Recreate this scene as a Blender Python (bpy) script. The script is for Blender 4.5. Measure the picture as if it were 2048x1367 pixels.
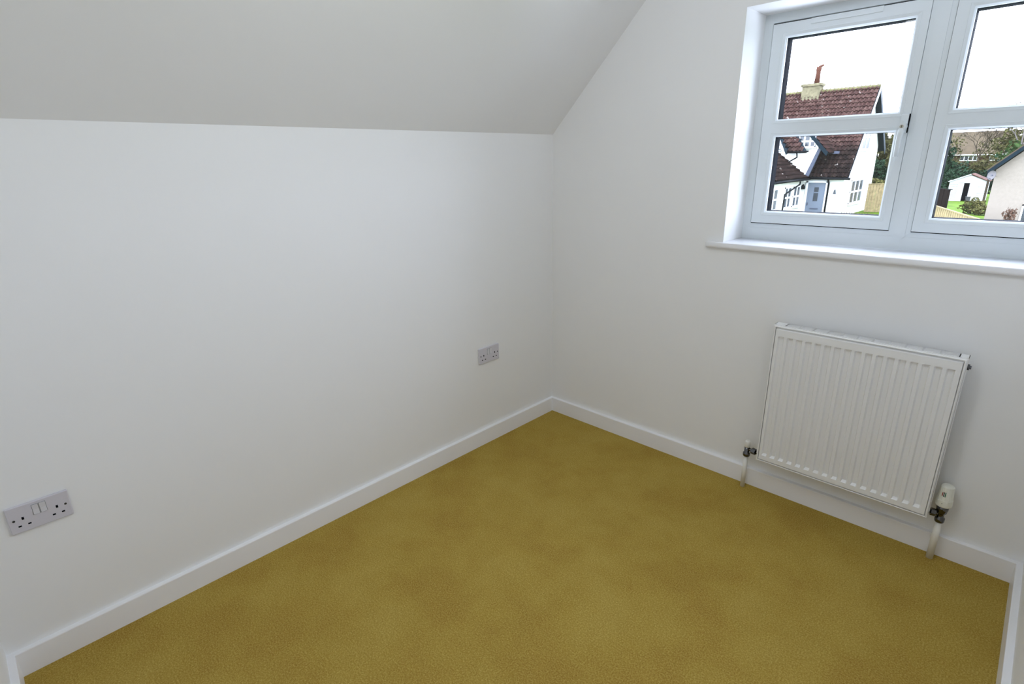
import bpy, bmesh, math, random
from mathutils import Vector, Matrix
from math import sin, cos, tan, pi, radians, atan2, hypot

for o in list(bpy.data.objects):
    bpy.data.objects.remove(o)
S = bpy.context.scene
COL = S.collection
random.seed(7)

# ------------------------------------------------------------------ camera
CX, CY, CZ = 1.995, -2.3813, 1.4754
def cam_axes(yaw, pitch, roll):
    a, b, c = radians(yaw), radians(pitch), radians(roll)
    f = Vector((-sin(a)*cos(b), cos(a)*cos(b), sin(b)))
    r = Vector((cos(a), sin(a), 0)); u = r.cross(f)
    return r*cos(c)+u*sin(c), -r*sin(c)+u*cos(c), f
r_, u_, f_ = cam_axes(44.4048, -18.4238, -1.1786)
cd = bpy.data.cameras.new('camera'); cam = bpy.data.objects.new('camera', cd); COL.objects.link(cam)
m = Matrix.Identity(4)
for i in range(3):
    m[i][0], m[i][1], m[i][2] = r_[i], u_[i], -f_[i]
m[0][3], m[1][3], m[2][3] = CX, CY, CZ
cam.matrix_world = m
cd.sensor_width = 36.0; cd.lens = 1084.8/2048*36; cd.clip_start = .02; cd.clip_end = 600
S.camera = cam

# ------------------------------------------------------------------ light
SKY = 2.1
w = bpy.data.worlds.new('overcast_sky'); S.world = w; w.use_nodes = True
bg = w.node_tree.nodes['Background']
bg.inputs[0].default_value = (.83, .93, 1.17, 1); bg.inputs[1].default_value = SKY
def area(name, loc, rot, sx, sy, power, color, portal=False):
    l = bpy.data.lights.new(name, 'AREA'); l.shape = 'RECTANGLE'; l.size = sx; l.size_y = sy
    l.energy = power; l.color = color
    o = bpy.data.objects.new(name, l); COL.objects.link(o); o.location = loc; o.rotation_euler = rot
    if portal: l.cycles.is_portal = True
    return o
area('window_portal', (1.59, .30, 1.57), (radians(-90), 0, 0), 1.2, .95, 1, (1, 1, 1), True)
FILL = 2.15
lp = bpy.data.lights.new('added_fill_light', 'POINT'); lp.energy = FILL; lp.shadow_soft_size = .12; lp.color = (.90, .965, 1.04)  # fill light added out of view to brighten the room; no known lamp here
lpo = bpy.data.objects.new('added_fill_light', lp); COL.objects.link(lpo); lpo.location = (1.27, -1.45, 2.20)

vs = S.view_settings
vs.view_transform = 'Standard'; vs.look = 'None'; vs.gamma = 1; vs.use_curve_mapping = False
vs.exposure = 2.56
S.cycles.use_denoising = True
S.cycles.max_bounces = 14; S.cycles.diffuse_bounces = 10; S.cycles.glossy_bounces = 4
S.cycles.transparent_max_bounces = 16; S.cycles.transmission_bounces = 6
S.cycles.sample_clamp_indirect = 6
S.cycles.caustics_reflective = False; S.cycles.caustics_refractive = False

# ------------------------------------------------------------------ materials
def nt(name):
    mt = bpy.data.materials.new(name); mt.use_nodes = True
    return mt, mt.node_tree, mt.node_tree.nodes['Principled BSDF']
def coords(t):
    n = t.nodes.new('ShaderNodeTexCoord')
    return n.outputs['Object']
def noise(t, scale, detail=3, rough=.5, vec=None):
    n = t.nodes.new('ShaderNodeTexNoise'); n.inputs['Scale'].default_value = scale
    n.inputs['Detail'].default_value = detail; n.inputs['Roughness'].default_value = rough
    t.links.new(vec or coords(t), n.inputs['Vector']); return n.outputs['Fac']
def ramp(t, fac, stops):
    n = t.nodes.new('ShaderNodeValToRGB'); e = n.color_ramp.elements
    while len(e) < len(stops): e.new(.5)
    for k, (p, c) in enumerate(stops):
        e[k].position = p; e[k].color = (*c, 1)
    t.links.new(fac, n.inputs[0]); return n.outputs[0]
def mix(t, fac, a, b, mode='MIX'):
    n = t.nodes.new('ShaderNodeMix'); n.data_type = 'RGBA'; n.blend_type = mode
    for s, v in ((n.inputs[0], fac), (n.inputs[6], a), (n.inputs[7], b)):
        if hasattr(v, 'links'): t.links.new(v, s)
        elif isinstance(v, (int, float)): s.default_value = v
        else: s.default_value = (*v, 1)
    return n.outputs[2]
def bump(t, p, h, strength, dist):
    n = t.nodes.new('ShaderNodeBump'); n.inputs['Strength'].default_value = strength; n.inputs['Distance'].default_value = dist
    t.links.new(h, n.inputs['Height']); t.links.new(n.outputs[0], p.inputs['Normal'])
def plain(name, c, rough=.5, metal=0, var=.06, vs_=3.0, bmp=None, spec=.5):
    mt, t, p = nt(name)
    f = noise(t, vs_, 4)
    a = tuple(x*(1-var) for x in c); b = tuple(min(1, x*(1+var)) for x in c)
    t.links.new(ramp(t, f, [(.3, a), (.7, b)]), p.inputs['Base Color'])
    p.inputs['Roughness'].default_value = rough; p.inputs['Metallic'].default_value = metal
    p.inputs['Specular IOR Level'].default_value = spec
    if bmp: bump(t, p, noise(t, bmp[0], 3), bmp[1], bmp[2])
    return mt
M = {}
M['wall'] = plain('wall_paint', (.83, .83, .828), .75, var=.008, vs_=1.5, bmp=(55, .10, .002), spec=.25)
M['ceil'] = plain('ceiling_paint', (.80, .80, .798), .85, var=.008, vs_=1.5, bmp=(45, .10, .002), spec=.2)
M['gloss'] = plain('skirting_satin_paint', (.87, .87, .89), .38, var=.01, bmp=(30, .05, .001))
M['upvc'] = plain('white_window_plastic', (.68, .72, .735), .45, var=.01, spec=.3)
M['sill'] = plain('painted_sill', (.83, .835, .86), .4, var=.01)
M['rad'] = plain('radiator_enamel', (.81, .81, .81), .35, var=.01)
M['dark'] = plain('gasket_black', (.003, .0035, .006), .8, spec=.03)
M['seam'] = plain('grey_seam', (.25, .27, .28), .6)
M['chrome'] = plain('chrome', (.13, .13, .135), .10, metal=1, var=.02)
M['brass'] = plain('brushed_nickel_lock', (.45, .42, .34), .3, metal=1)
M['trv'] = plain('cream_valve_plastic', (.78, .78, .70), .4, var=.01)
M['red'] = plain('red_ink', (.35, .05, .04), .5)
M['green'] = plain('green_ink', (.02, .16, .08), .5)
M['ink'] = plain('black_ink', (.02, .02, .02), .5)
M['pipe'] = plain('white_painted_pipe', (.80, .79, .75), .4, var=.01)
M['socket'] = plain('socket_plastic', (.60, .58, .63), .33, var=.01)
M['rocker'] = plain('rocker_plastic', (.64, .63, .66), .3, var=.01)
# carpet
mt, t, p = nt('tan_twist_carpet'); M['carpet'] = mt
f1 = noise(t, 3.2, 5, .62); f2 = noise(t, 210, 3, .7); f3 = noise(t, 11, 3, .6)
base = ramp(t, f1, [(.38, (0.320, 0.182, 0.034)), (.5, (0.413, 0.282, 0.057)), (.64, (0.480, 0.350, 0.086))])
base = mix(t, .35, base, ramp(t, f3, [(.35, (0.367, 0.243, 0.048)), (.65, (0.449, 0.322, 0.071))]))
t.links.new(mix(t, .5, base, ramp(t, f2, [(.34, (0.21, 0.112, 0.018)), (.5, (0.405, 0.280, 0.057)), (.66, (0.66, 0.51, 0.15))])), p.inputs['Base Color'])
p.inputs['Roughness'].default_value = 1; p.inputs['Specular IOR Level'].default_value = .05
bump(t, p, noise(t, 260, 3, .7), .7, .004)
# glass
mt = bpy.data.materials.new('double_glazing'); mt.use_nodes = True; t = mt.node_tree; t.nodes.clear(); M['glass'] = mt
o_ = t.nodes.new('ShaderNodeOutputMaterial'); tr = t.nodes.new('ShaderNodeBsdfTransparent'); tr.inputs[0].default_value = (.985, .99, .985, 1)
gl = t.nodes.new('ShaderNodeBsdfGlossy'); gl.inputs['Roughness'].default_value = .02
mx = t.nodes.new('ShaderNodeMixShader'); lw = t.nodes.new('ShaderNodeLayerWeight'); lw.inputs[0].default_value = .5
pw = t.nodes.new('ShaderNodeMath'); pw.operation = 'POWER'; t.links.new(lw.outputs['Facing'], pw.inputs[0]); pw.inputs[1].default_value = 5
fr = t.nodes.new('ShaderNodeMath'); fr.operation = 'MULTIPLY_ADD'; t.links.new(pw.outputs[0], fr.inputs[0]); fr.inputs[1].default_value = .9; fr.inputs[2].default_value = .03
t.links.new(fr.outputs[0], mx.inputs[0]); t.links.new(tr.outputs[0], mx.inputs[1]); t.links.new(gl.outputs[0], mx.inputs[2]); t.links.new(mx.outputs[0], o_.inputs[0])
# exterior
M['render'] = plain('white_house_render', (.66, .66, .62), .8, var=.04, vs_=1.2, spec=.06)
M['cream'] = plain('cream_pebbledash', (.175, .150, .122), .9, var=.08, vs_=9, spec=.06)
M['xwhite'] = plain('white_joinery', (.6, .62, .63), .5, var=.02, spec=.06)
M['pane'] = plain('window_pane_dark', (0.0180, 0.0225, 0.0270), .25, var=.3, vs_=2)
M['xdoor'] = plain('pale_blue_door', (0.1085, 0.1259, 0.1519), .5, var=.02, spec=.06)
M['teal'] = plain('teal_black_bargeboard', (.0012, .0065, .010), .5, var=.2, spec=.06)
M['xblack'] = plain('black_gutter', (0.0024, 0.0033, 0.0042), .5, spec=.06)
M['lead'] = plain('lead_flashing', (0.0528, 0.0594, 0.0792), .5, spec=.06)
M['stone'] = plain('buff_stone', (0.1013, 0.0881, 0.0525), .9, var=.35, vs_=6, spec=.06)
M['terra'] = plain('terracotta', (.055, .022, .014), .8, var=.15, spec=.06)
M['fence'] = plain('pale_timber', (.215, .165, .085), .85, var=.25, vs_=7, spec=.06)
M['dfence'] = plain('dark_timber', (.0085, .0048, .0040), .9, var=.3, vs_=5, spec=.06)
M['grass'] = plain('lawn', (.050, .085, .006), 1, var=.35, vs_=1.3, spec=.06)
M['road'] = plain('paving', (0.1250, 0.1250, 0.1200), .95, var=.1, spec=.06)
M['bark'] = plain('bark', (0.0330, 0.0248, 0.0165), .95, var=.3, vs_=4, spec=.06)
M['twig'] = plain('pale_twig', (0.0931, 0.0784, 0.0735), .95, var=.2, spec=.06)
M['metalshed'] = plain('white_metal_shed', (0.3780, 0.3780, 0.3690), .6, var=.02, spec=.06)
M['dish'] = plain('dish_grey', (0.0990, 0.0924, 0.0924), .5, spec=.06)
M['brick'] = plain('far_brick', (0.0429, 0.0215, 0.0149), .9, var=.2, vs_=6, spec=.06)
M['ltile'] = plain('far_roof_tile', (.048, .036, .022), .9, var=.25, vs_=3, spec=.06)
def leafmat(name, c, var=.45):
    return plain(name, tuple(q*.40 for q in c), .9, var=var, vs_=1.1, spec=.1)
M['leafD'] = leafmat('dark_green_leaf', (.018, .050, .020)); M['leafO'] = leafmat('olive_leaf', (.105, .098, .030))
M['leafG'] = leafmat('mid_green_leaf', (.050, .095, .022)); M['leafR'] = leafmat('russet_leaf', (.20, .11, .07), .3)
M['leafY'] = leafmat('yellow_green_leaf', (.17, .16, .045), .3)
# weathered pantiles: reddish high up, browner with dark algae and pale lichen spots lower down
mt, t, p = nt('weathered_pantile'); M['tile'] = mt
tc = coords(t); sp = t.nodes.new('ShaderNodeSeparateXYZ'); t.links.new(tc, sp.inputs[0])
mr = t.nodes.new('ShaderNodeMapRange'); mr.inputs['From Min'].default_value = 2.6; mr.inputs['From Max'].default_value = 7.2
t.links.new(sp.outputs[2], mr.inputs['Value'])
ad = t.nodes.new('ShaderNodeMath'); ad.operation = 'ADD'; t.links.new(mr.outputs[0], ad.inputs[0])
mm = t.nodes.new('ShaderNodeMath'); mm.operation = 'MULTIPLY_ADD'; t.links.new(noise(t, .45, 4, .6), mm.inputs[0]); mm.inputs[1].default_value = 1.5; mm.inputs[2].default_value = -.75
t.links.new(mm.outputs[0], ad.inputs[1])
red = ramp(t, noise(t, 3.5, 3, .6), [(.3, (.020, .0105, .009)), (.5, (.035, .0175, .0145)), (.7, (.064, .038, .030))])
brn = ramp(t, noise(t, 3.0, 3, .6), [(.3, (.0045, .0032, .003)), (.5, (.0095, .006, .005)), (.7, (.024, .015, .012))])
body = mix(t, ramp(t, ad.outputs[0], [(.25, (0, 0, 0)), (.62, (1, 1, 1))]), brn, red)
body = mix(t, ramp(t, noise(t, 5.0, 1, .3), [(.74, (0, 0, 0)), (.77, (1, 1, 1))]), body, (.16, .14, .12))
t.links.new(body, p.inputs['Base Color']); p.inputs['Roughness'].default_value = .95; p.inputs['Specular IOR Level'].default_value = .03
M['moss'] = plain('mossy_ridge', (.060, .052, .016), .95, var=.4, vs_=5)

# ------------------------------------------------------------------ mesh builder
ORG = {}
class MB:
    def __init__(s): s.v = []; s.f = []; s.sm = []
    def poly(s, pts, flip=False):
        b = len(s.v); s.v += [tuple(q) for q in pts]; f = list(range(b, b+len(pts)))
        s.f.append(f[::-1] if flip else f); s.sm.append(False)
    def box(s, x0, x1, y0, y1, z0, z1):
        b = len(s.v)
        s.v += [(x, y, z) for z in (z0, z1) for y in (y0, y1) for x in (x0, x1)]
        for f in ((0, 2, 3, 1), (4, 5, 7, 6), (0, 1, 5, 4), (2, 6, 7, 3), (0, 4, 6, 2), (1, 3, 7, 5)):
            s.f.append([b+i for i in f]); s.sm.append(False)
        return s
    def prism(s, pts, d):            # closed planar outline swept by the vector d
        n = len(pts); b = len(s.v); d = Vector(d)
        s.v += [tuple(q) for q in pts] + [tuple(Vector(q)+d) for q in pts]
        s.f.append([b+i for i in range(n)][::-1]); s.f.append([b+n+i for i in range(n)]); s.sm += [False]*2
        for i in range(n):
            j = (i+1) % n; s.f.append([b+i, b+j, b+n+j, b+n+i]); s.sm.append(False)
        return s
    def tube(s, path, rad, n=12, cap=True, smooth=True):
        path = [Vector(q) for q in path]
        if not hasattr(rad, '__len__'): rad = [rad]*len(path)
        b = len(s.v); ref = None
        for k, q in enumerate(path):
            d = (path[min(k+1, len(path)-1)]-path[max(k-1, 0)]).normalized()
            if ref is None or abs(d.dot(ref)) > .95: ref = Vector((0, 0, 1)) if abs(d.z) < .9 else Vector((1, 0, 0))
            a = d.cross(ref).normalized(); c = d.cross(a)
            for i in range(n):
                th = 2*pi*i/n; s.v.append(tuple(q+a*cos(th)*rad[k]+c*sin(th)*rad[k]))
        for k in range(len(path)-1):
            for i in range(n):
                j = (i+1) % n; s.f.append([b+k*n+i, b+k*n+j, b+k*n+n+j, b+k*n+n+i]); s.sm.append(smooth)
        if cap:
            s.f.append([b+i for i in range(n)][::-1]); s.f.append([b+(len(path)-1)*n+i for i in range(n)]); s.sm += [False]*2
        return s
    def lathe(s, cx, cy, prof, n=24, ribs=0, amp=0):    # prof: (radius, z) pairs, bottom to top
        b = len(s.v)
        for r, z in prof:
            for i in range(n):
                rr = r*(1-(amp if ribs and (i % 2) else 0)); s.v.append((cx+rr*cos(2*pi*i/n), cy+rr*sin(2*pi*i/n), z))
        for k in range(len(prof)-1):
            for i in range(n):
                j = (i+1) % n; s.f.append([b+k*n+i, b+k*n+j, b+k*n+n+j, b+k*n+n+i]); s.sm.append(not ribs)
        s.f.append([b+i for i in range(n)][::-1]); s.f.append([b+(len(prof)-1)*n+i for i in range(n)]); s.sm += [False]*2
        return s
    def ring(s, x0, x1, z0, z1, prof):   # mitred rectangle of a section: prof = (inset, y) pairs
        b = len(s.v)
        for a, y in prof: s.v += [(x0+a, y, z0+a), (x1-a, y, z0+a), (x1-a, y, z1-a), (x0+a, y, z1-a)]
        for k in range(len(prof)-1):
            for i in range(4):
                j = (i+1) % 4; s.f.append([b+k*4+i, b+k*4+j, b+k*4+4+j, b+k*4+4+i]); s.sm.append(False)
        return s
    def build(s, name, mat, parent=None, org=None, bevel=0, seg=2):
        if parent is not None: org = ORG[parent]
        org = Vector(org or (0, 0, 0))
        me = bpy.data.meshes.new(name); me.from_pydata([tuple(Vector(q)-org) for q in s.v], [], s.f)
        me.polygons.foreach_set('use_smooth', s.sm)
        bm = bmesh.new(); bm.from_mesh(me)
        if bevel: bmesh.ops.remove_doubles(bm, verts=bm.verts, dist=1e-6)
        bmesh.ops.recalc_face_normals(bm, faces=bm.faces)
        if bevel: bmesh.ops.bevel(bm, geom=list(bm.edges), offset=bevel, segments=seg, profile=.5, affect='EDGES', clamp_overlap=True)
        bm.to_mesh(me); bm.free()
        me.materials.append(M[mat] if isinstance(mat, str) else mat)
        o = bpy.data.objects.new(name, me); COL.objects.link(o)
        if parent is not None: o.parent = parent
        else: o.location = org
        ORG[o] = org
        return o
def empty(name, loc):
    o = bpy.data.objects.new(name, None); COL.objects.link(o); o.location = loc; o.empty_display_size = .1; ORG[o] = Vector(loc); return o
def tag(o, label=None, cat=None, group=None, kind=None):
    for k, v in (('label', label), ('category', cat), ('group', group), ('kind', kind)):
        if v: o[k] = v
    return o
def struct(o): o['kind'] = 'structure'; return o

# ------------------------------------------------------------------ room shell
W, L, H, RH = 2.1845, 2.5611, 1.6056, 2.42
SX = RH-H                                    # the 45 degree slope meets the flat ceiling here
T = .1
struct(MB().box(-T, W+T, -L-T, T, -.12, 0).build('floor', 'carpet'))
struct(MB().box(-T, 0, -L-T, T, 0, H).build('wall_left', 'wall'))
mb = MB().prism([(0, -L-T, H), (SX, -L-T, RH), (SX, -L-T, RH+T), (-T, -L-T, H)], (0, L+2*T, 0))
mb.box(SX, W+T, -L-T, T, RH, RH+T)
struct(mb.build('ceiling', 'ceil'))
# window wall with its opening; it stands on the plane y = 0 and is 0.30 thick
WX0, WX1, WZ0, WZ1, WT = .9824, 2.152, 1.092, 2.0262, .30
mb = MB()
mb.prism([(-T, 0, 0), (WX0, 0, 0), (WX0, 0, RH), (SX, 0, RH), (0, 0, H), (-T, 0, H)], (0, WT, 0))
mb.box(WX0, WX1, 0, WT, 0, WZ0); mb.box(WX0, WX1, 0, WT, WZ1, RH); mb.box(WX1, W+T, 0, WT, 0, RH)
struct(mb.build('wall_window', 'wall'))
struct(MB().box(W, W+T, -L-T, 0, 0, RH).build('wall_right', 'wall'))
struct(MB().prism([(0, -L, 0), (W, -L, 0), (W, -L, RH), (SX, -L, RH), (0, -L, H)], (0, -T, 0)).build('wall_back', 'wall'))
# skirting boards: mitred ends, small rounded top edge
SH, ST = .0855, .0195
def skirt(name, a, b, n):
    a, b, n = Vector(a), Vector(b), Vector(n); d = (b-a).normalized()
    prof = [(0, 0), (ST, 0), (ST, SH-.0025), (ST-.0008, SH-.0006), (ST-.0028, SH), (0, SH)]
    mb = MB(); k = len(prof)
    for (q, sg) in ((a, 1), (b, -1)):
        for (u, z) in prof: mb.v.append(tuple(q+n*u+d*u*sg+Vector((0, 0, z))))
    for i in range(k):
        j = (i+1) % k; mb.f.append([i, j, k+j, k+i]); mb.sm.append(False)
    mb.f.append(list(range(k))[::-1]); mb.f.append(list(range(k, 2*k))); mb.sm += [False]*2
    struct(mb.build(name, 'gloss'))
skirt('baseboard_left', (0, 0, 0), (0, -L, 0), (1, 0, 0))
skirt('baseboard_window', (0, 0, 0), (W, 0, 0), (0, -1, 0))
skirt('baseboard_right', (W, 0, 0), (W, -L, 0), (-1, 0, 0))
skirt('baseboard_back', (0, -L, 0), (W, -L, 0), (0, 1, 0))

# ------------------------------------------------------------------ window
win = struct(empty('window_1', (WX0, .2, WZ0)))
FZ0 = 1.1153
def rrect(mb, pts, y0, y1): mb.prism([(x, y0, z) for x, z in pts], (0, y1-y0, 0))
mb = MB()
mb.ring(WX0, WX1, FZ0-.006, WZ1, [(0, .27), (0, .197), (.034, .197), (.036, .199), (.037, .207), (.045, .207), (.045, .27), (0, .27)])
mb.box(WX0+.0005, WX1-.0005, .1966, .268, 1.110, 1.1875)        # deeper bottom member
mb.box(WX0+.002, WX1-.002, .1950, .1975, FZ0+.012, FZ0+.052)
mb.build('frame', 'upvc', win)
S1, S2, SZ0, SZ1 = (1.0201, 1.5540), (1.6255, 2.116), 1.1886, 1.9859
mb = MB()
mc = (1.5540+1.6255)/2; mh = (1.6255-1.5540)/2
rrect(mb, [(mc-mh, 1.186), (mc, 1.1495), (mc+mh, 1.186), (mc+mh, 1.988), (mc, 2.0245), (mc-mh, 1.988)], .1925, .27)
rrect(mb, [(mc-mh+.016, 1.178), (mc, 1.162), (mc+mh-.016, 1.178), (mc+mh-.016, 1.996), (mc, 2.012), (mc-mh+.016, 1.996)], .1905, .193)
mb.build('mullion', 'upvc', win)
TZ0, TZ1 = 1.551, 1.621       # visible transom between the glass edges
def sash(sx, gl, gr):
    x0, x1 = sx
    mb = MB()
    # stiles and rails as four bars meeting the transom
    mb.box(x0+.002, gl-.018, .186, .262, SZ0+.002, SZ1-.002); mb.box(gr+.018, x1-.001, .186, .262, SZ0+.002, SZ1-.002)
    mb.box(gl-.018, gr+.018, .186, .262, SZ0+.002, 1.242-.018); mb.box(gl-.018, gr+.018, .186, .262, 1.930+.018, SZ1-.002)
    s = mb.build('sash', 'upvc', win)
    mb = MB().box(gl-.018, gr+.018, .186, .262, TZ0+.018, TZ1-.018)
    mb.build('transom', 'upvc', s)
    for z0, z1 in ((1.242, TZ0), (TZ1, 1.930)):
        MB().ring(gl-.018, gr+.018, z0-.018, z1+.018, [(0, .190), (0, .1850), (.002, .1842), (.012, .1870), (.018, .1935), (.018, .205)]).build('glazing_bead', 'upvc', s)
        MB().ring(gl-.001, gr+.001, z0-.001, z1+.001, [(-.004, .2005), (.0015, .2005), (.0015, .256), (-.004, .256)]).build('gasket', 'dark', s)
        MB().ring(gl-.002, gr+.002, z0-.002, z1+.002, [(-.017, .2565), (.0015, .2565), (-.001, .266), (-.017, .266)]).build('outer_bead', 'upvc', s)
        MB().box(gl-.001, gr+.001, .212, .232, z0-.001, z1+.001).build('glass_pane', 'glass', s)
    # dark seal lines round the opening light
    MB().ring(x0-.002, x1+.001, SZ0-.002, SZ1+.002, [(0, .1962), (.004, .1962), (.004, .199), (0, .199)]).build('seal', 'dark', s)
    return s
s1 = sash(S1, 1.0795, 1.5115); sash(S2, 1.6795, 2.057)
# strip across the head of the left opening light
MB().box(1.165, 1.408, .1825, .187, 1.9655, 1.985).build('vent_cover', 'upvc', s1, bevel=.001)
# espagnolette handle
hd = MB().box(1.5265, 1.5515, .1760, .1865, 1.546, 1.612).build('handle', 'upvc', win, bevel=.004, seg=3)
mb = MB()
mb.tube([(1.539, .178, 1.568), (1.539, .160, 1.568)], [.0135, .0125], 20)
mb.prism([(1.527, .160, 1.572), (1.539, .160, 1.588), (1.552, .160, 1.574), (1.550, .160, 1.556), (1.545, .160, 1.548), (1.532, .160, 1.548)], (0, -.014, 0))
mb.tube([(1.539, .153, 1.560), (1.538, .149, 1.538), (1.5375, .146, 1.500), (1.5375, .1445, 1.463)], [.0105, .0095, .0085, .0075], 14)
mb.build('lever', 'upvc', hd)
MB().tube([(1.539, .1465, 1.568), (1.539, .1448, 1.568)], .0062, 16).build('lock', 'brass', hd)
MB().box(1.5378, 1.5402, .1443, .1450, 1.5640, 1.5720).build('keyhole', 'ink', hd)
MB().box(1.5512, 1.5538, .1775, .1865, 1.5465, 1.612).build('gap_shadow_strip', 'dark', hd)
# sill board with a rounded nose and short horn
mb = MB(); pr = []
r = .0135; zc = 1.1050
for k in range(5):
    a = radians(90+k*22.5); pr.append((-.0165+.0045*cos(a), 1.1180-.0045+.0045*sin(a)))
for k in range(7):
    a = radians(180+k*15); pr.append((-.0110+.010*cos(a), 1.0915+.010+.010*sin(a)))
sec = [(.199, 1.1165)] + [(y, z) for y, z in pr] + [(.199, 1.0920)]
n = len(sec)
xs = [(.9050, .4), (.9085, .8), (.914, 1), (WX0-.0002, 1), (WX0+.0002, 1), (WX1, 1), (WX1+.0002, 1), (2.1840, 1)]
def inwall(y): return y
b0 = len(mb.v)
for (x, k) in xs:
    for (y, z) in sec:
        yy = min(y, .02) if (x < WX0 or x > WX1) else y
        mb.v.append((x, (yy*k+.0*(1-k)), 1.1045+(z-1.1045)*k))
# horn part runs only in front of the wall; the rest passes into the reveal
for q in range(len(xs)-1):
    for i in range(n):
        j = (i+1) % n; mb.f.append([q*n+i, q*n+j, q*n+n+j, q*n+n+i]); mb.sm.append(True)
mb.f.append(list(range(n))[::-1]); mb.f.append(list(range((len(xs)-1)*n, len(xs)*n))); mb.sm += [False]*2
mb.build('window_sill', 'sill', win)

# ------------------------------------------------------------------ double sockets
def socket(yc, zc, label):
    o = tag(empty('wall_socket', (0, yc, zc)), label, 'socket', 'double sockets on the left wall')
    MB().prism([(0, yc-.073, zc-.043), (0, yc+.073, zc-.043), (0, yc+.073, zc+.043), (0, yc-.073, zc+.043)], (.009, 0, 0)).build('plate', 'socket', o, bevel=.003, seg=3)
    for a in (-.0068, .0102):
        fr = MB().box(.0088, .0092, yc+a-.0082, yc+a+.0082, zc-.0005, zc+.0330).build('switch_surround', 'seam', o)
        MB().prism([(.0088, yc+a-.0070, zc+.0008), (.0112, yc+a-.0070, zc+.0008), (.0100, yc+a-.0070, zc+.016), (.0118, yc+a-.0070, zc+.0318), (.0088, yc+a-.0070, zc+.0318)], (0, .014, 0)).build('rocker_switch', 'rocker', o)
    for sgn in (-.0397, .0397):
        for (a, z, w_, h_) in ((0, .001, .0054, .0088), (-.011, -.0215, .0076, .0048), (.011, -.0215, .0076, .0048)):
            MB().box(.0086, .0093, yc+sgn+a-w_/2, yc+sgn+a+w_/2, zc+z-h_/2, zc+z+h_/2).build('pin_hole', 'dark', o)
    for sgn in (-.0603, .0603):
        MB().tube([(.0085, yc+sgn, zc), (.0096, yc+sgn, zc)], .0034, 12).build('screw', 'ink', o)
socket(-2.3847, .5068, 'grey-white plastic double switched socket with small rocker switches, close to the camera at the left')
socket(-.5278, .5068, 'small grey-white double switched socket on the left wall just before the room corner')

# ------------------------------------------------------------------ radiator
RX0, RX1, RZ0, RZ1, RY = 1.273, 1.901, .187, .817, -.100
rad = tag(empty('radiator', ((RX0+RX1)/2, -.05, RZ0)), 'white enamelled panel radiator with vertical flutes on the wall under the window', 'radiator')
# fluted front panel as a height field
fx = [(RX0+.010, 0), (RX0+.012, 1)]
for k in range(17):
    c = 1.3075+.0347*k
    fx += [(c-.0118, 1), (c-.0072, 2), (c+.0072, 2), (c+.0118, 1)]
fx += [(RX1-.012, 1), (RX1-.010, 0)]
fz = [(RZ0+.0075, 0, 0), (RZ0+.0105, 1, 0), (.2180, 1, 0), (.2270, 1, 1), (.7690, 1, 1), (.7715, 1, 0), (RZ1-.018, 1, 0), (RZ1-.0135, 0, 0)]
mb = MB()
for (z, e, g) in fz:
    for (x, kx) in fx:
        y = RY+.0035
        if e == 1 and kx >= 1: y = RY-.003
        if e == 1 and kx == 2 and g: y = RY+.0068
        mb.v.append((x, y, z))
nx = len(fx)
for a in range(len(fz)-1):
    for b in range(nx-1):
        mb.f.append([a*nx+b, a*nx+b+1, (a+1)*nx+b+1, (a+1)*nx+b]); mb.sm.append(False)
pnl = mb.build('front_panel', 'rad', rad)
mb = MB()
mb.ring(RX0+.003, RX1-.003, RZ0, RZ1-.003, [(.006, RY+.004), (.006, RY-.002), (.0035, RY-.003), (0, RY-.001), (0, RY+.012), (.006, RY+.012)])
mb.build('panel_rim', 'rad', rad)
MB().box(RX0+.009, RX1-.009, RY+.008, RY+.014, RZ0+.008, RZ1-.016).build('panel_back', 'rad', rad)
mb = MB(); mb.box(RX0, RX0+.0015, RY+.003, -.050, RZ0+.03, RZ1); mb.build('side_panel', 'rad', rad)
mb = MB(); mb.box(RX1-.0015, RX1, RY+.003, -.050, RZ0+.03, RZ1); mb.build('side_panel', 'rad', rad)
# top grille: front lip, rear lip and bars between rows of slots
mb = MB()
mb.box(RX0, RX1, RY+.001, RY+.005, RZ1-.010, RZ1); mb.box(RX0, RX1, -.053, -.050, RZ1-.012, RZ1)
gx0, gx1 = 1.318, 1.874
mb.box(RX0, gx0, RY+.005, -.053, RZ1-.002, RZ1); mb.box(gx1, RX1, RY+.005, -.053, RZ1-.002, RZ1)
for k in range(12):
    x = gx0+(gx1-gx0)*k/11; mb.box(x-.003, x+.003, RY+.005, -.053, RZ1-.004, RZ1)
for k in range(6):
    y = RY+.006+k*.0082; mb.box(gx0, gx1, y-.0008, y+.0018, RZ1-.0015, RZ1)
mb.build('top_grille', 'rad', rad)
mb = MB()
for k in range(17):          # convector fins behind the panel
    c = 1.3075+.0347*k
    mb.box(c-.012, c-.011, RY+.014, -.055, RZ0+.05, RZ1-.07); mb.box(c+.011, c+.012, RY+.014, -.055, RZ0+.05, RZ1-.07); mb.box(c-.012, c+.012, -.056, -.055, RZ0+.05, RZ1-.07)
mb.build('convector_fins', 'rad', rad)
for x in (1.40, 1.77): MB().box(x-.015, x+.015, -.052, 0, RZ0+.04, RZ1-.05).build('wall_bracket', 'rad', rad)
def hexnut(mb, p0, p1, r): mb.tube([p0, p1], r, 6, smooth=False)
vp = MB(); vp.tube([(RX1-.002, -.063, .778), (RX1+.006, -.063, .778)], .0105, 16); vp.tube([(RX1+.005, -.063, .778), (RX1+.0105, -.063, .778)], .0065, 4, smooth=False)
vp.build('air_vent', 'chrome', rad)
MB().tube([(RX0+.002, -.063, .778), (RX0-.004, -.063, .778)], .009, 12).build('blanking_plug', 'pipe', rad)
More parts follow.
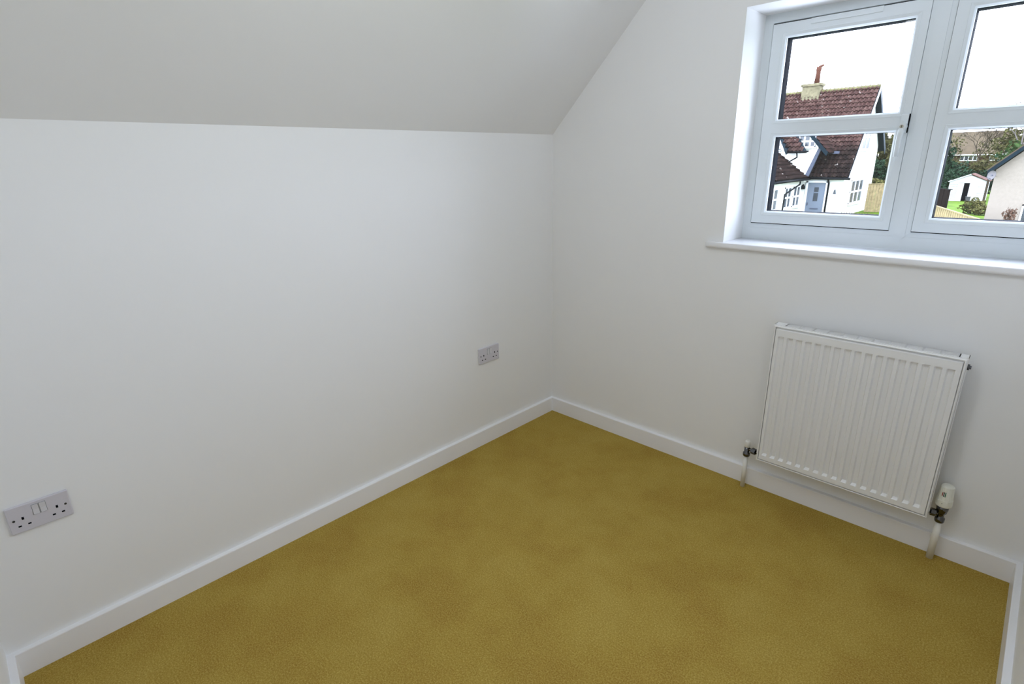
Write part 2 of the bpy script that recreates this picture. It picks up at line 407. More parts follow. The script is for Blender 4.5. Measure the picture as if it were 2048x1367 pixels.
# tails into the panel
for x0, x1, z in ((RX0, RX0+.03, .200), (RX1, RX1-.03, .200)):
    MB().tube([(x0, -.062, z), (x1, -.062, z)], .009, 12).build('tail', 'rad', rad)
# left (lockshield) valve with its pipe
lv = tag(empty('lockshield_valve', (1.215, -.05, 0)), 'chrome valve with small white cap at the left foot of the radiator', 'valve')
mb = MB().lathe(1.215, -.05, [(.0145, .162), (.0155, .165), (.0155, .178), (.0110, .182), (.0115, .206)], 20)
mb.build('valve_body', 'chrome', lv)
mb = MB().tube([(1.222, -.053, .199), (1.240, -.056, .199)], .0075, 14); hexnut(mb, (1.239, -.056, .199), (1.258, -.060, .199), .0145); mb.tube([(1.256, -.060, .199), (1.2735, -.0615, .200)], .008, 14)
mb.build('union_nut', 'chrome', lv)
MB().lathe(1.215, -.05, [(.0095, .206), (.0125, .209), (.0118, .236), (.0085, .240)], 20).build('cap', 'pipe', lv)
MB().lathe(1.215, -.05, [(.0098, 0), (.0098, .162)], 20).build('pipe', 'pipe', lv)
# right thermostatic valve
tv = tag(empty('thermostatic_valve', (1.934, -.05, 0)), 'cream thermostatic valve head on chrome body at the right foot of the radiator', 'valve')
mb = MB().lathe(1.934, -.05, [(.0140, .163), (.0155, .166), (.0155, .181), (.0105, .185), (.0115, .200), (.0165, .204), (.0175, .214), (.0185, .216), (.0185, .233)], 20)
mb.build('valve_body', 'chrome', tv)
mb = MB().tube([(1.926, -.053, .196), (1.915, -.056, .197)], .0085, 14); hexnut(mb, (1.917, -.056, .197), (1.9030, -.060, .199), .0145)
mb.build('union_nut', 'chrome', tv)
hdv = MB().lathe(1.934, -.05, [(.0200, .232), (.0245, .236), (.0255, .240), (.0248, .262), (.0248, .263), (.0236, .2635)], 28).build('valve_collar', 'trv', tv)
MB().lathe(1.934, -.05, [(.0238, .2635), (.0212, .305), (.0205, .314), (.0165, .3185), (.0130, .3190)], 40, ribs=1, amp=.03).build('valve_head', 'trv', tv)
a0 = atan2(CY+.05, CX-1.934)
for k, (c, dz) in enumerate((('red', .007), ('ink', .009), ('green', .009))):
    a = a0-.36+k*.20; a = a-.1
    d = Vector((cos(a), sin(a), 0)); s_ = Vector((-sin(a), cos(a), 0)); q = Vector((1.934, -.05, .288))+d*.0216
    mb = MB().prism([tuple(q-s_*.0013+Vector((0, 0, -dz))+d*.0008), tuple(q+s_*.0013+Vector((0, 0, -dz))+d*.0008), tuple(q+s_*.0013+Vector((0, 0, dz))-d*.0002), tuple(q-s_*.0013+Vector((0, 0, dz))-d*.0002)], tuple(d*.0009))
    mb.build('scale_mark', c, tv)
MB().tube([tuple(Vector((1.934, -.05, .252))+Vector((cos(a0-.2), sin(a0-.2), 0))*.0245), tuple(Vector((1.934, -.05, .252))+Vector((cos(a0-.2), sin(a0-.2), 0))*.0262)], .0016, 8).build('setting_mark', 'seam', tv)
MB().lathe(1.934, -.05, [(.0115, 0), (.0115, .136), (.0100, .138), (.0100, .163)], 20).build('pipe', 'pipe', tv)

# ------------------------------------------------------------------ added holder for the fill light (out of view)
cl = tag(empty('added_fill_fixture', (1.27, -1.45, RH)), 'added white holder for the unseen fill light on the flat part of the ceiling', 'lamp')
MB().lathe(1.27, -1.45, [(.018, RH-.06), (.022, RH-.03), (.045, RH-.012), (.045, RH)], 20).build('fill_holder', 'upvc', cl)

# ================================================================== outside
G = -2.45                                      # street level: the room is on the upper floor
struct(MB().box(-90, 60, 6, 200, G-.3, G).build('ground', 'grass'))
def R3(x, dy, z): return (CX+x, CY+dy, z)      # x and dy are metres right of / beyond the room's camera
def rbox(mb, x0, x1, d0, d1, z0, z1): return mb.box(CX+x0, CX+x1, CY+d0, CY+d1, z0, z1)
def xwindow(parent, axis, c, u0, u1, z0, z1, nu, nz, sill=True):
    """casement on a house wall. axis 'y': wall faces the camera at depth c; axis 'x': wall faces right at x = c."""
    def bx(mb, a0, a1, o0, o1, b0, b1):
        if axis == 'y': return rbox(mb, a0, a1, c-o1, c-o0, b0, b1)
        return rbox(mb, c+o0, c+o1, a0, a1, b0, b1)
    mb = MB(); t_ = .07
    bx(mb, u0, u1, 0, .06, z0, z0+t_); bx(mb, u0, u1, 0, .06, z1-t_, z1); bx(mb, u0, u0+t_, 0, .06, z0, z1); bx(mb, u1-t_, u1, 0, .06, z0, z1)
    for k in range(1, nu):
        u = u0+(u1-u0)*k/nu; bx(mb, u-.045, u+.045, 0, .055, z0, z1)
    for k in range(1, nz):
        z = z0+(z1-z0)*k/nz; bx(mb, u0, u1, 0, .05, z-.05, z+.05)
    if sill: bx(mb, u0-.08, u1+.08, 0, .16, z0-.08, z0)
    wn = mb.build('window', 'xwhite', parent)
    for i in range(nu):
        for j in range(nz):
            a0, a1 = u0+(u1-u0)*i/nu+.06, u0+(u1-u0)*(i+1)/nu-.06; b0, b1 = z0+(z1-z0)*j/nz+.06, z0+(z1-z0)*(j+1)/nz-.06
            bx(MB(), a0, a1, .002, .02, b0, b1).build('pane', 'pane', wn)
    return wn
def tiles(mb, o, e, u, ne, nu, wd, ln, keep=None, nrm=None):
    """pantiles: o = low corner, e = unit along the eaves, u = unit up the slope."""
    o, e, u = Vector(o), Vector(e), Vector(u); n = e.cross(u).normalized()
    if n.z < 0: n = -n
    rnd = random.Random(3)
    for r in range(nu):
        for c in range(ne):
            if keep and not keep((c+.5)*wd, (r+.5)*ln): continue
            b = len(mb.v); lift = rnd.uniform(0, .012)
            for (vv, h) in ((0, .095), (ln*1.08, .012)):
                for (uu, hh) in ((0, 0), (.20, .062), (.45, .078), (.62, .015), (.8, -.012), (1, 0)):
                    mb.v.append(tuple(o+e*(c*wd+uu*wd)+u*(r*ln+vv)+n*(h+hh+lift)))
            for k in range(5): mb.f.append([b+k, b+k+1, b+7+k, b+6+k]); mb.sm.append(False)
            for k in range(5):   # front edge of the tile
                q = mb.v[b+k]; q2 = mb.v[b+k+1]; bb = len(mb.v)
                mb.v += [tuple(Vector(q)-n*.09), tuple(Vector(q2)-n*.09)]; mb.f.append([b+k+1, b+k, bb, bb+1]); mb.sm.append(False)

# ---- the white cottage across the street
HX, HG = -9.95, -9.60         # gable wall, verge
house = tag(empty('cottage', R3(-12, 43, G)), 'white rendered cottage with steep red-brown pantiled roof and pale blue front door', 'house')
EY, EZ, RYd, RZ_ = 40.55, .05, 44.6, 5.58
BY, BZ = 49.0, 1.75
sl = hypot(RYd-EY, RZ_-EZ); us = Vector((0, (RYd-EY)/sl, (RZ_-EZ)/sl)); ns = Vector((0, -us.z, us.y))
mb = MB(); rbox(mb, -24, HX-.25, 41, 41.25, G, .35); mb.build('front_wall', 'render', house)
gp = [R3(HX, 41, G), R3(HX, 48.5, G), R3(HX, 48.5, 2.05), R3(HX, 44.6, 5.42), R3(HX, 41, .52)]
MB().prism(gp, (-.25, 0, 0)).build('gable_wall', 'render', house)
mb = MB(); rbox(mb, -24, HX-.25, 48.25, 48.5, G, 1.9); mb.build('back_wall', 'render', house)
# roof deck (dark soffit underneath) and tiles on it
dk = MB()
dk.prism([R3(HG, EY, EZ-.10), R3(HG, RYd, RZ_-.10), R3(HG, BY, BZ-.10), R3(HG, BY, BZ-.02), R3(HG, RYd, RZ_-.0), R3(HG, EY, EZ)], (-14.4, 0, 0))
dk.build('roof_deck', 'teal', house)
mb = MB(); wd, ln = .235, .335
tiles(mb, R3(-24+.02, EY, EZ), (1, 0, 0), us, int(14.4/wd), int(sl/ln)+1, wd, ln)
tag(mb.build('roof_tiles', 'tile', house), kind='stuff')
mb = MB(); k = 0; x = -24.0
while x < HG-.1:
    mb.tube([R3(x, RYd, RZ_+.05), R3(min(x+.44, HG), RYd, RZ_+.06)], [.13, .12], 8, smooth=False); x += .45
tag(mb.build('ridge_tiles', 'moss', house), kind='stuff')
# barge boards: pale front, dark rear
mb = MB().prism([R3(HG, EY, EZ-.22), R3(HG, RYd, RZ_-.20), R3(HG, RYd, RZ_+.04), R3(HG, EY, EZ+.04)], (.05, 0, 0)); mb.build('barge_board', 'xwhite', house)
mb = MB().prism([R3(HG, RYd, RZ_-.32), R3(HG, BY, BZ-.35), R3(HG, BY, BZ+.05), R3(HG, RYd, RZ_+.08)], (.05, 0, 0)); mb.build('barge_board', 'teal', house)
mb = MB().tube([R3(-12.0, EY-.06, EZ-.02), R3(HG+.1, EY-.06, EZ-.05)], .075, 8); mb.build('gutter', 'xblack', house)
# chimney
mb = MB(); rbox(mb, -14.30, -13.15, 44.2, 45.0, 4.9, 6.0); ch = mb.build('chimney', 'stone', house)
mb = MB(); rbox(mb, -14.38, -13.07, 44.12, 45.08, 6.0, 6.16); mb.build('chimney_cap', 'stone', ch)
mb = MB().tube([R3(-13.52, 44.6, 6.16), R3(-13.50, 44.6, 6.9), R3(-13.50, 44.6, 7.0), R3(-13.50, 44.6, 7.22)], [.19, .14, .17, .17], 12)
mb.tube([R3(-13.50, 44.6, 7.2), R3(-13.20, 44.6, 7.32)], [.10, .06], 8)
mb.build('chimney_pot', 'terra', ch)
# gable-end windows, front door, niche, lamp, downpipes
xwindow(house, 'x', HX, 42.8, 45.9, -1.72, -.18, 3, 2)
xwindow(house, 'x', HX, 42.9, 45.7, 1.75, 3.30, 3, 2)
mb = MB(); rbox(mb, -12.02, -10.93, 40.93, 41.02, G, -.27); dr = mb.build('front_door', 'xdoor', house)
for (a, b, c, d) in ((-11.60, -11.34, -.86, -.56), (-11.60, -11.34, -1.45, -.93)):
    mb = MB(); rbox(mb, a, b, 40.90, 40.94, c, d); mb.build('pane', 'pane', dr)
mb = MB(); rbox(mb, -11.72, -11.22, 40.90, 40.94, -1.98, -1.91); mb.build('letterbox', 'lead', dr)
mb = MB(); rbox(mb, -11.93, -11.89, 40.86, 40.94, -1.72, -1.55); mb.build('door_handle', 'lead', dr)
mb = MB(); rbox(mb, -12.14, -12.02, 40.85, 41.02, G, -.17); rbox(mb, -10.93, -10.84, 40.85, 41.02, G, -.17); rbox(mb, -12.14, -10.84, 40.85, 41.02, -.27, -.15)
mb.build('door_frame', 'xwhite', house)
mb = MB().prism([R3(-10.52, 40.99, -1.02), R3(-10.22, 40.99, -1.02), R3(-10.28, 40.99, -.72), R3(-10.37, 40.99, -.58), R3(-10.46, 40.99, -.72)], (0, -.05, 0)); nw = mb.build('window', 'xwhite', house)
MB().prism([R3(-10.46, 40.93, -.97), R3(-10.28, 40.93, -.97), R3(-10.32, 40.93, -.74), R3(-10.37, 40.93, -.66), R3(-10.42, 40.93, -.74)], (0, -.03, 0)).build('pane', 'pane', nw)
mb = MB().tube([R3(-12.28, 40.90, -.42), R3(-12.28, 40.75, -.40)], .03, 6); mb.tube([R3(-12.28, 40.72, -.68), R3(-12.28, 40.72, -.48), R3(-12.28, 40.72, -.40)], [.15, .12, .03], 8); mb.build('porch_lamp', 'xblack', house)
MB().tube([R3(-10.78, 40.55, -.02), R3(-10.78, 40.88, -.30), R3(-10.78, 40.88, G)], .055, 8).build('downpipe', 'xblack', house)
# projecting wing on the left with its own tiled slope and side windows
mb = MB(); rbox(mb, -16.4, -12.35, 34.6, 41, G, -.02); mb.build('wing_wall', 'render', house)
wl = hypot(2.6, 2.0); uw = Vector((-2.6/wl, 0, 2.0/wl))
mb = MB().prism([R3(-11.98, 34.4, .00), R3(-14.9, 34.4, 2.25), R3(-14.9, 34.4, 2.12), R3(-11.98, 34.4, -.12)], (0, 6.3, 0)); mb.build('wing_roof_deck', 'teal', house)
mb = MB(); tiles(mb, R3(-11.98, 40.7, .02), (0, -1, 0), uw, int(6.3/wd), 10, wd, ln)
tag(mb.build('wing_roof_tiles', 'tile', house), kind='stuff')
MB().tube([R3(-11.90, 34.4, -.05), R3(-11.90, 40.6, -.02)], .075, 8).build('gutter', 'xblack', house)
for (a, b) in ((34.9, 36.3), (37.5, 38.7), (39.1, 40.4)): xwindow(house, 'x', -12.35, a, b, -1.75, -.45, 2, 2)
MB().tube([R3(-11.92, 38.9, -.12), R3(-11.92, 38.9, -.30), R3(-12.2, 37.2, -.85), R3(-12.22, 37.1, G)], .05, 8).build('downpipe', 'xblack', house)
# upper front dormer with white gabled face, windows and small tiled canopy
mb = MB().prism([R3(-18.5, 40.2, -.2), R3(-12.05, 40.2, -.2), R3(-12.02, 40.2, .25), R3(-11.50, 40.2, 1.78), R3(-11.55, 40.2, 2.0), R3(-12.65, 40.2, 3.32), R3(-18.5, 40.2, 3.32)], (0, .3, 0)); mb.build('dormer_wall', 'render', house)
mb = MB().prism([R3(-12.10, 40.12, .15), R3(-11.86, 40.12, .15), R3(-11.32, 40.12, 1.85), R3(-11.52, 40.12, 1.85)], (0, .12, 0)); mb.build('flashing', 'lead', house)
dl = hypot(2.0, 2.2); ud = Vector((-2.0/dl, 0, 2.2/dl))
mb = MB().prism([R3(-10.95, 39.9, 1.50), R3(-12.6, 39.9, 3.30), R3(-12.6, 39.9, 3.40), R3(-10.86, 39.9, 1.56)], (0, 4.2, 0)); mb.build('dormer_roof_deck', 'teal', house)
mb = MB(); tiles(mb, R3(-10.86, 43.6, 1.52), (0, -1, 0), ud, int(3.6/wd), 7, wd, ln); tag(mb.build('dormer_roof_tiles', 'tile', house), kind='stuff')
mb = MB().prism([R3(-10.92, 39.84, 1.40), R3(-12.6, 39.84, 3.20), R3(-12.6, 39.84, 3.46), R3(-10.85, 39.84, 1.62)], (0, .06, 0)); mb.build('barge_board', 'teal', house)
mb = MB(); rbox(mb, -10.85, -10.55, 40.9, 41.3, 1.52, 1.68); mb.build('roof_vent', 'lead', house)
xwindow(house, 'y', 40.2, -12.75, -11.72, 1.95, 3.05, 3, 3); xwindow(house, 'y', 40.2, -14.5, -13.85, 1.85, 2.75, 2, 1)
cl_ = hypot(.75, 1.0); uc = Vector((0, .75/cl_, 1.0/cl_))
mb = MB().prism([R3(-13.15, 39.45, 1.70), R3(-11.95, 39.45, 1.70), R3(-12.85, 40.2, 2.70), R3(-13.85, 40.2, 2.70)], (0, 0, -.10)); mb.build('canopy_deck', 'teal', house)
mb = MB(); tiles(mb, R3(-13.85, 39.45, 1.68), (1, 0, 0), uc, 9, 4, wd, ln, keep=lambda a, b: .70-.56*b < a < 1.88-.72*b)
tag(mb.build('canopy_tiles', 'tile', house), kind='stuff')
mb = MB().prism([R3(-13.20, 39.42, 1.50), R3(-13.06, 39.42, 1.62), R3(-13.86, 40.15, 2.72), R3(-13.98, 40.15, 2.60)], (.02, -.05, 0)); mb.build('barge_board', 'teal', house)
MB().tube([R3(-13.15, 39.40, 1.66), R3(-11.85, 39.40, 1.70)], .055, 8).build('gutter', 'xblack', house)
MB().tube([R3(-12.55, 39.45, 1.62), R3(-12.58, 39.7, 1.35), R3(-13.3, 40.12, 1.0)], .045, 8).build('downpipe', 'xblack', house)

# ---- fences
def picket_fence(x0, d0, x1, d1, n, h, label, grp=None):
    o = tag(empty('picket_fence', R3(x0, d0, G)), label, 'fence')
    a, b = Vector(R3(x0, d0, G)), Vector(R3(x1, d1, G)); d = (b-a).normalized(); s_ = Vector((-d.y, d.x, 0))*.02
    for z in (.3, h-.2):
        MB().prism([tuple(a-s_+Vector((0, 0, z))), tuple(b-s_+Vector((0, 0, z))), tuple(b+s_+Vector((0, 0, z))), tuple(a+s_+Vector((0, 0, z)))], (0, 0, .07)).build('rail', 'fence', o)
    q0 = None
    for k in range(n):
        c = a+(b-a)*k/(n-1); w_ = d*.04
        pts = [c-w_-s_*1.5, c+w_-s_*1.5, c+w_-s_*1.5+Vector((0, 0, h-.05)), c-s_*1.5+Vector((0, 0, h)), c-w_-s_*1.5+Vector((0, 0, h-.05))]
        MB().prism([tuple(q) for q in pts], tuple(-s_)).build('picket', 'leafY', o)
picket_fence(-8.35, 35, -6.9, 35.2, 13, .88, 'low pale picket fence in front of the white cottage')
def board_fence(x0, d0, x1, d1, h, bw, mat, label, capmat=None, z0=0):
    o = tag(empty('board_fence', R3(x0, d0, G)), label, 'fence')
    a, b = Vector(R3(x0, d0, G)), Vector(R3(x1, d1, G)); ll = (b-a).length; d = (b-a)/ll; s_ = Vector((-d.y, d.x, 0))*.012
    n = int(ll/bw); rn = random.Random(5)
    for k in range(n):
        p0 = a+d*k*bw; p1 = a+d*(k+.94)*bw; off = s_*(k % 2)*1.2; hh = h+rn.uniform(-.01, .01)
        MB().prism([tuple(p0+off), tuple(p1+off), tuple(p1+off+Vector((0, 0, hh))), tuple(p0+off+Vector((0, 0, hh)))], tuple(s_*2)).build('board', mat, o)
    MB().prism([tuple(a-s_*2+Vector((0, 0, h))), tuple(b-s_*2+Vector((0, 0, h))), tuple(b+s_*4+Vector((0, 0, h))), tuple(a+s_*4+Vector((0, 0, h)))], (0, 0, .05)).build('capping_rail', capmat or mat, o)
    return o
board_fence(-9.6, 46, -6.2, 46.6, 1.90, .17, 'fence', 'tall pale timber fence beside the white cottage gable')
board_fence(-5.75, 45.6, -4.68, 44.2, 1.68, .2, 'dfence', 'dark stained timber fence left of the white shed')
board_fence(-4.95, 38.4, -2.02, 30.1, 1.20, .18, 'fence', 'low pale timber fence below the shed, sloping down towards the cream house')

# ---- shed
shed = tag(empty('garden_shed', R3(-5.4, 61, G)), 'white corrugated shed with its double doors standing open', 'shed')
sx0, sx1, sa, ex, az_, pz = -6.62, -4.18, -5.30, .3, -.86, -.30
mb = MB()
rows = [G+.17*k for k in range(10)]
for z in rows:      # lapped cladding strips of the front
    for (a, b) in ((sx0, -6.05), (-4.95, sx1)):
        mb.prism([R3(a, 60, z), R3(b, 60, z), R3(b, 60.05, z+.17), R3(a, 60.05, z+.17)], (0, .06, 0))
tag(mb.build('cladding', 'metalshed', shed), kind='stuff')
MB().prism([R3(sx0, 60.02, -.98), R3(sx1, 60.02, -.98), R3(sx1, 60.02, -.84), R3(sa, 60.02, pz-.06), R3(sx0, 60.02, -.84)], (0, .08, 0)).build('gable_panel', 'metalshed', shed)
mb = MB(); rbox(mb, sx0, sx0+.06, 60.05, 62.4, G, -.84); rbox(mb, sx1-.06, sx1, 60.05, 62.4, G, -.84); rbox(mb, sx0, sx1, 62.35, 62.4, G, -.84); mb.build('walls', 'metalshed', shed)
MB().prism([R3(sx0-.1, 59.9, -.92), R3(sa, 59.9, pz-.02), R3(sa, 59.9, pz+.05), R3(sx0-.1, 59.9, -.85)], (0, 2.6, 0)).build('roof_panel', 'metalshed', shed)
MB().prism([R3(sx1+.12, 59.9, -.88), R3(sa, 59.9, pz+.0), R3(sa, 59.9, pz+.05), R3(sx1+.12, 59.9, -.83)], (0, 2.6, 0)).build('roof_panel', 'terra', shed)
MB().prism([R3(-6.05, 60, G), R3(-5.62, 59.8, G), R3(-5.62, 59.8, -1.0), R3(-6.05, 60, -1.0)], (0, .05, 0)).build('shed_door', 'metalshed', shed)
MB().prism([R3(-5.24, 59.8, G), R3(-4.72, 60, G), R3(-4.72, 60, -1.0), R3(-5.24, 59.8, -1.0)], (0, .05, 0)).build('shed_door', 'metalshed', shed)
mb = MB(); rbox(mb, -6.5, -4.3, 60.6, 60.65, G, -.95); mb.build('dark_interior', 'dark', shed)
mb = MB(); rbox(mb, -5.28, -4.98, 59.3, 59.6, G, G+.36); rbox(mb, -5.31, -4.95, 59.27, 59.63, G+.36, G+.42)
tag(mb.build('storage_crate', 'ink', org=R3(-5.13, 59.45, G)), 'small black crate on the grass before the open shed doors', 'crate')

# ---- cream house at the right
hr = tag(empty('bungalow', R3(0, 38, G)), 'cream rendered gabled house with dark verge at the right window edge', 'house')
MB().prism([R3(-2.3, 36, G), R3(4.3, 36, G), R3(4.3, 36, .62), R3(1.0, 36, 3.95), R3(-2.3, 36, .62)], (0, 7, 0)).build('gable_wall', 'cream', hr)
MB().prism([R3(-2.55, 35.6, .52), R3(1.0, 35.6, 4.15), R3(1.0, 35.6, 4.32), R3(-2.62, 35.6, .64)], (0, 8, 0)).build('roof_slope', 'ltile', hr)
MB().prism([R3(4.55, 35.6, .52), R3(1.0, 35.6, 4.15), R3(1.0, 35.6, 4.32), R3(4.62, 35.6, .64)], (0, 8, 0)).build('roof_slope', 'ltile', hr)
MB().prism([R3(-2.56, 35.54, .40), R3(1.0, 35.54, 4.02), R3(1.0, 35.54, 4.22), R3(-2.58, 35.54, .60)], (0, .06, 0)).build('barge_board', 'teal', hr)
xwindow(hr, 'y', 36, -1.02, .4, -2.0, -.95, 2, 1)
dsh = tag(empty('satellite_dish', R3(-2.3, 35.9, .42)), 'grey satellite dish on the corner of the cream house', 'dish')
mb = MB(); c = Vector(R3(-2.36, 35.2, .40)); n_ = Vector((-.35, -.92, .18)).normalized(); a_ = n_.cross(Vector((0, 0, 1))).normalized(); b_ = n_.cross(a_)
for rr, off in ((.02, -.06), (.12, -.045), (.21, 0), (.215, .01)):
    for i in range(20): mb.v.append(tuple(c+n_*off+a_*rr*.82*cos(2*pi*i/20)+b_*rr*sin(2*pi*i/20)))
for k in range(3):
    for i in range(20):
        j = (i+1) % 20; mb.f.append([k*20+i, k*20+j, k*20+20+j, k*20+20+i]); mb.sm.append(True)
mb.build('reflector', 'dish', dsh)
MB().tube([R3(-2.36, 35.22, .40), R3(-2.26, 35.45, .34), R3(-2.26, 35.99, .34)], .02, 8).build('bracket', 'lead', dsh)
MB().tube([R3(-2.36, 35.22, .22), R3(-2.50, 34.8, .32)], .012, 6).build('feed_arm', 'lead', dsh)
mb = MB(); rbox(mb, -3.86, -3.72, 54.8, 54.94, G, .12)
tag(mb.build('timber_post', 'bark', org=R3(-3.79, 54.87, G)), 'slim weathered timber post beside the satellite dish', 'post')

# ---- far house on the rise behind
fh = tag(empty('distant_house', R3(-8.5, 97, G)), 'distant brick house with broad brown tiled roof among the trees', 'house')
mb = MB(); rbox(mb, -12.4, -5.2, 95, 101, G, 1.2); mb.build('wall', 'brick', fh)
MB().prism([R3(-12.8, 94.5, 1.15), R3(-12.8, 98, 4.0), R3(-12.8, 101.5, 1.15), R3(-12.8, 101.5, 1.0), R3(-12.8, 94.5, 1.0)], (8.0, 0, 0)).build('roof', 'ltile', fh)
mb = MB(); rbox(mb, -12.8, -4.8, 94.42, 94.5, 1.04, 1.14); mb.build('fascia', 'xwhite', fh)
xwindow(fh, 'y', 95, -10.0, -8.2, .35, 1.0, 4, 1, False); xwindow(fh, 'y', 95, -7.0, -5.9, .35, 1.0, 3, 1, False)
mb = MB(); rbox(mb, -11.2, -10.7, 94.2, 94.5, 1.02, 1.32); mb.build('dormer_vent', 'xwhite', fh)

# ---- planting
def crown(mb, c, rx, ry, rz, n, size, rnd):
    for _ in range(n):
        while True:
            d = Vector((rnd.uniform(-1, 1), rnd.uniform(-1, 1), rnd.uniform(-1, 1)))
            if .35 < d.length < 1: break
        lump = .82+.25*sin(d.x*7+c[0])*cos(d.z*6+c[2])
        q = Vector((c[0]+d.x*rx*lump, c[1]+d.y*ry*lump, c[2]+d.z*rz*lump))
        a = Vector((rnd.gauss(0, 1), rnd.gauss(0, 1), rnd.gauss(0, 1))).normalized(); b = a.cross(Vector((rnd.gauss(0, 1), rnd.gauss(0, 1), rnd.gauss(0, 1)))).normalized()
        s_ = size*rnd.uniform(.6, 1.3)
        mb.poly([q-a*s_, q-b*s_*.6, q+a*s_, q+b*s_*.6])
def bush(name, label, cat, blobs, mat, n, size, seed, trunk=None):
    x, dy = blobs[0][0], blobs[0][1]; rnd = random.Random(seed)
    o = tag(empty(name, R3(x, dy, G)), label, cat)
    mb = MB(); tot = sum(b[3]*b[5] for b in blobs)
    for (bx_, bd, bz, rx, ry, rz) in blobs: crown(mb, R3(bx_, bd, bz), rx, ry, rz, int(n*rx*rz/tot), size, rnd)
    tag(mb.build('foliage', mat, o), kind='stuff')
    if trunk: MB().tube([R3(*q[:3]) for q in trunk], [q[3] for q in trunk], 8).build('trunk', 'bark', o)
    else:
        mb = MB()
        for k in range(4): mb.tube([R3(x+.1*k-.15, dy, G), R3(x+.3*k-.45, dy+.1, (blobs[0][2]+G)/2)], [.04, .02], 5)
        mb.build('stems', 'bark', o)
    return o
# behind the cottage, right of its gable
bush('evergreen_tree', 'dark evergreen with crooked bare trunk right of the cottage gable', 'tree', [(-10.8, 53.5, -.3, 1.2, 1.0, 1.7), (-9.6, 53.5, -.6, 1.1, 1.0, 1.5)], 'leafD', 4200, .12, 11,
     [(-9.9, 51.5, G, .28), (-9.7, 51.5, -1.0, .22), (-9.3, 51.5, .1, .20), (-9.45, 51.5, 1.4, .17), (-9.1, 51.5, 2.9, .10)])
bush('olive_tree', 'loose olive-yellow tree behind the crooked trunk beside the cottage', 'tree', [(-11.6, 58, 1.5, 2.0, 1.2, 2.2), (-9.8, 58, 1.3, 2.0, 1.2, 2.3)], 'leafO', 8000, .15, 12)
bush('low_hedge', 'low yellow-green hedge behind the tall pale fence', 'hedge', [(-10.3, 49.5, -.6, 1.6, .6, .42), (-8.6, 49.5, -.7, 1.4, .6, .4)], 'leafY', 1600, .08, 13)
bush('thin_birch', 'thin yellowing tree crown in front of the distant house roof', 'tree', [(-10.6, 91, 1.6, 1.6, .8, 2.6), (-7.0, 91, 1.2, 1.8, .8, 2.4)], 'leafO', 1300, .12, 41)
# right sash: shrubs and hedges around the shed
bush('tall_hedge', 'tall dark hedge at the left edge of the right sash, behind the shed', 'hedge', [(-9.0, 72, .5, 1.1, 1.2, 2.4), (-8.2, 73, -1.0, 1.8, 1.5, 2.0)], 'leafD', 3600, .17, 14)
bush('scrub_thicket', 'brown-olive scrub below the distant house', 'bush', [(-7.4, 77, -.9, 2.5, 1.0, 1.7), (-4.7, 77, -.7, 2.1, 1.0, 1.7)], 'leafO', 4200, .16, 15)
bush('evergreen_shrub', 'dark green shrub directly behind the shed roof', 'bush', [(-6.6, 66, -1.1, 1.7, 1.0, 1.2), (-5.0, 66, -1.2, 1.4, 1.0, 1.3)], 'leafD', 3400, .14, 16)
bush('laurel_tree', 'broad green tree rising above the dark verge of the cream house', 'tree', [(-2.4, 62, .9, 1.9, 1.5, 1.7), (-.6, 62, 1.6, 2.4, 1.5, 1.9)], 'leafG', 4600, .17, 17)
bush('ivy_tree', 'dark ivy-covered tree between the distant house and the dark verge', 'tree', [(-3.6, 73, .1, 1.5, 1.2, 1.9), (-2.0, 73, .2, 1.6, 1.2, 1.9)], 'leafD', 3600, .16, 18)
bush('larch_tree', 'pale olive tree crown at the top right behind the green tree', 'tree', [(-4.4, 84, 2.0, 2.2, 1.6, 2.2), (-1.2, 84, 2.4, 3.0, 1.6, 2.4)], 'leafO', 5200, .17, 19)
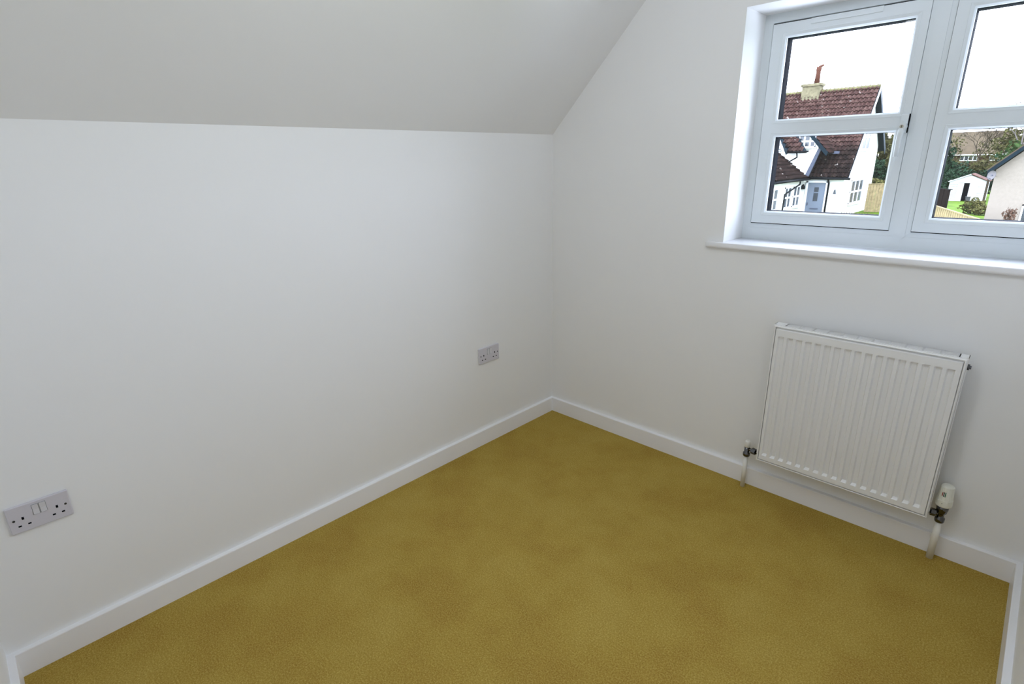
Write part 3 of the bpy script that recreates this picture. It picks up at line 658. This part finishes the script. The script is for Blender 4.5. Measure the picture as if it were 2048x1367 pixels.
bush('garden_shrub', 'rounded yellow-green shrub on the lawn before the shed', 'bush', [(-3.75, 48, -1.95, .85, .7, .58), (-3.1, 47, -2.1, .7, .6, .4)], 'leafY', 2200, .07, 20)
bush('hillside_scrub', 'broken line of brown scrub along the skyline behind the distant house', 'bush', [(-14, 118, 2.4, 4.5, 2, 2.2), (-9, 118, 2.7, 4.5, 2, 2.2), (-4, 118, 2.9, 4.5, 2, 2.3)], 'leafO', 4200, .26, 21)
bush('russet_shrub', 'russet twiggy shrub against the cream house wall', 'bush', [(-1.32, 34.2, -1.35, .30, .28, .42), (-1.30, 34.2, -1.75, .16, .15, .3)], 'leafR', 700, .045, 22)
bush('border_plants', 'low leafy border plants along the foot of the cream house', 'bush', [(-2.2, 35.1, -2.0, .5, .3, .32), (-1.6, 35.1, -2.1, .5, .3, .3)], 'leafG', 700, .05, 23)
def bare_tree(label, x, dy, h, seed, spread, depth=6, r0=.14, twig='twig'):
    o = tag(empty('bare_tree', R3(x, dy, G)), label, 'tree'); rnd = random.Random(seed); tk = MB(); br = MB()
    top = R3(x, dy, G+h*.42)
    tk.tube([R3(x, dy, G), top], [r0, r0*.7], 8); tk.build('trunk', 'bark', o)
    def grow(q, d, ln_, r, k):
        e = q+d*ln_; br.tube([tuple(q), tuple(e)], [r, r*.7], 4, cap=False)
        if k == 0: return
        for _ in range(3 if k > 1 else 4):
            nd = (d+Vector((rnd.uniform(-1, 1), rnd.uniform(-1, 1), rnd.uniform(-.5, .8)))*spread).normalized(); grow(e, nd, ln_*rnd.uniform(.66, .86), r*.62, k-1)
    for _ in range(3): grow(Vector(top), Vector((rnd.uniform(-.5, .5), rnd.uniform(-.4, .4), 1)).normalized(), h*.17, r0*.55, depth-1)
    tag(br.build('branches', twig, o), kind='stuff')
bare_tree('tall bare winter tree against the sky in the right sash', -3.6, 80, 9.9, 31, .72, 6, .13)
bare_tree('faint bare tree beyond the back verge of the cottage', -11.4, 66, 6.3, 32, .8, 5, .10)
bare_tree('bare grey tree standing before the distant house', -7.6, 89, 7.4, 33, .75, 6, .12, 'bark')
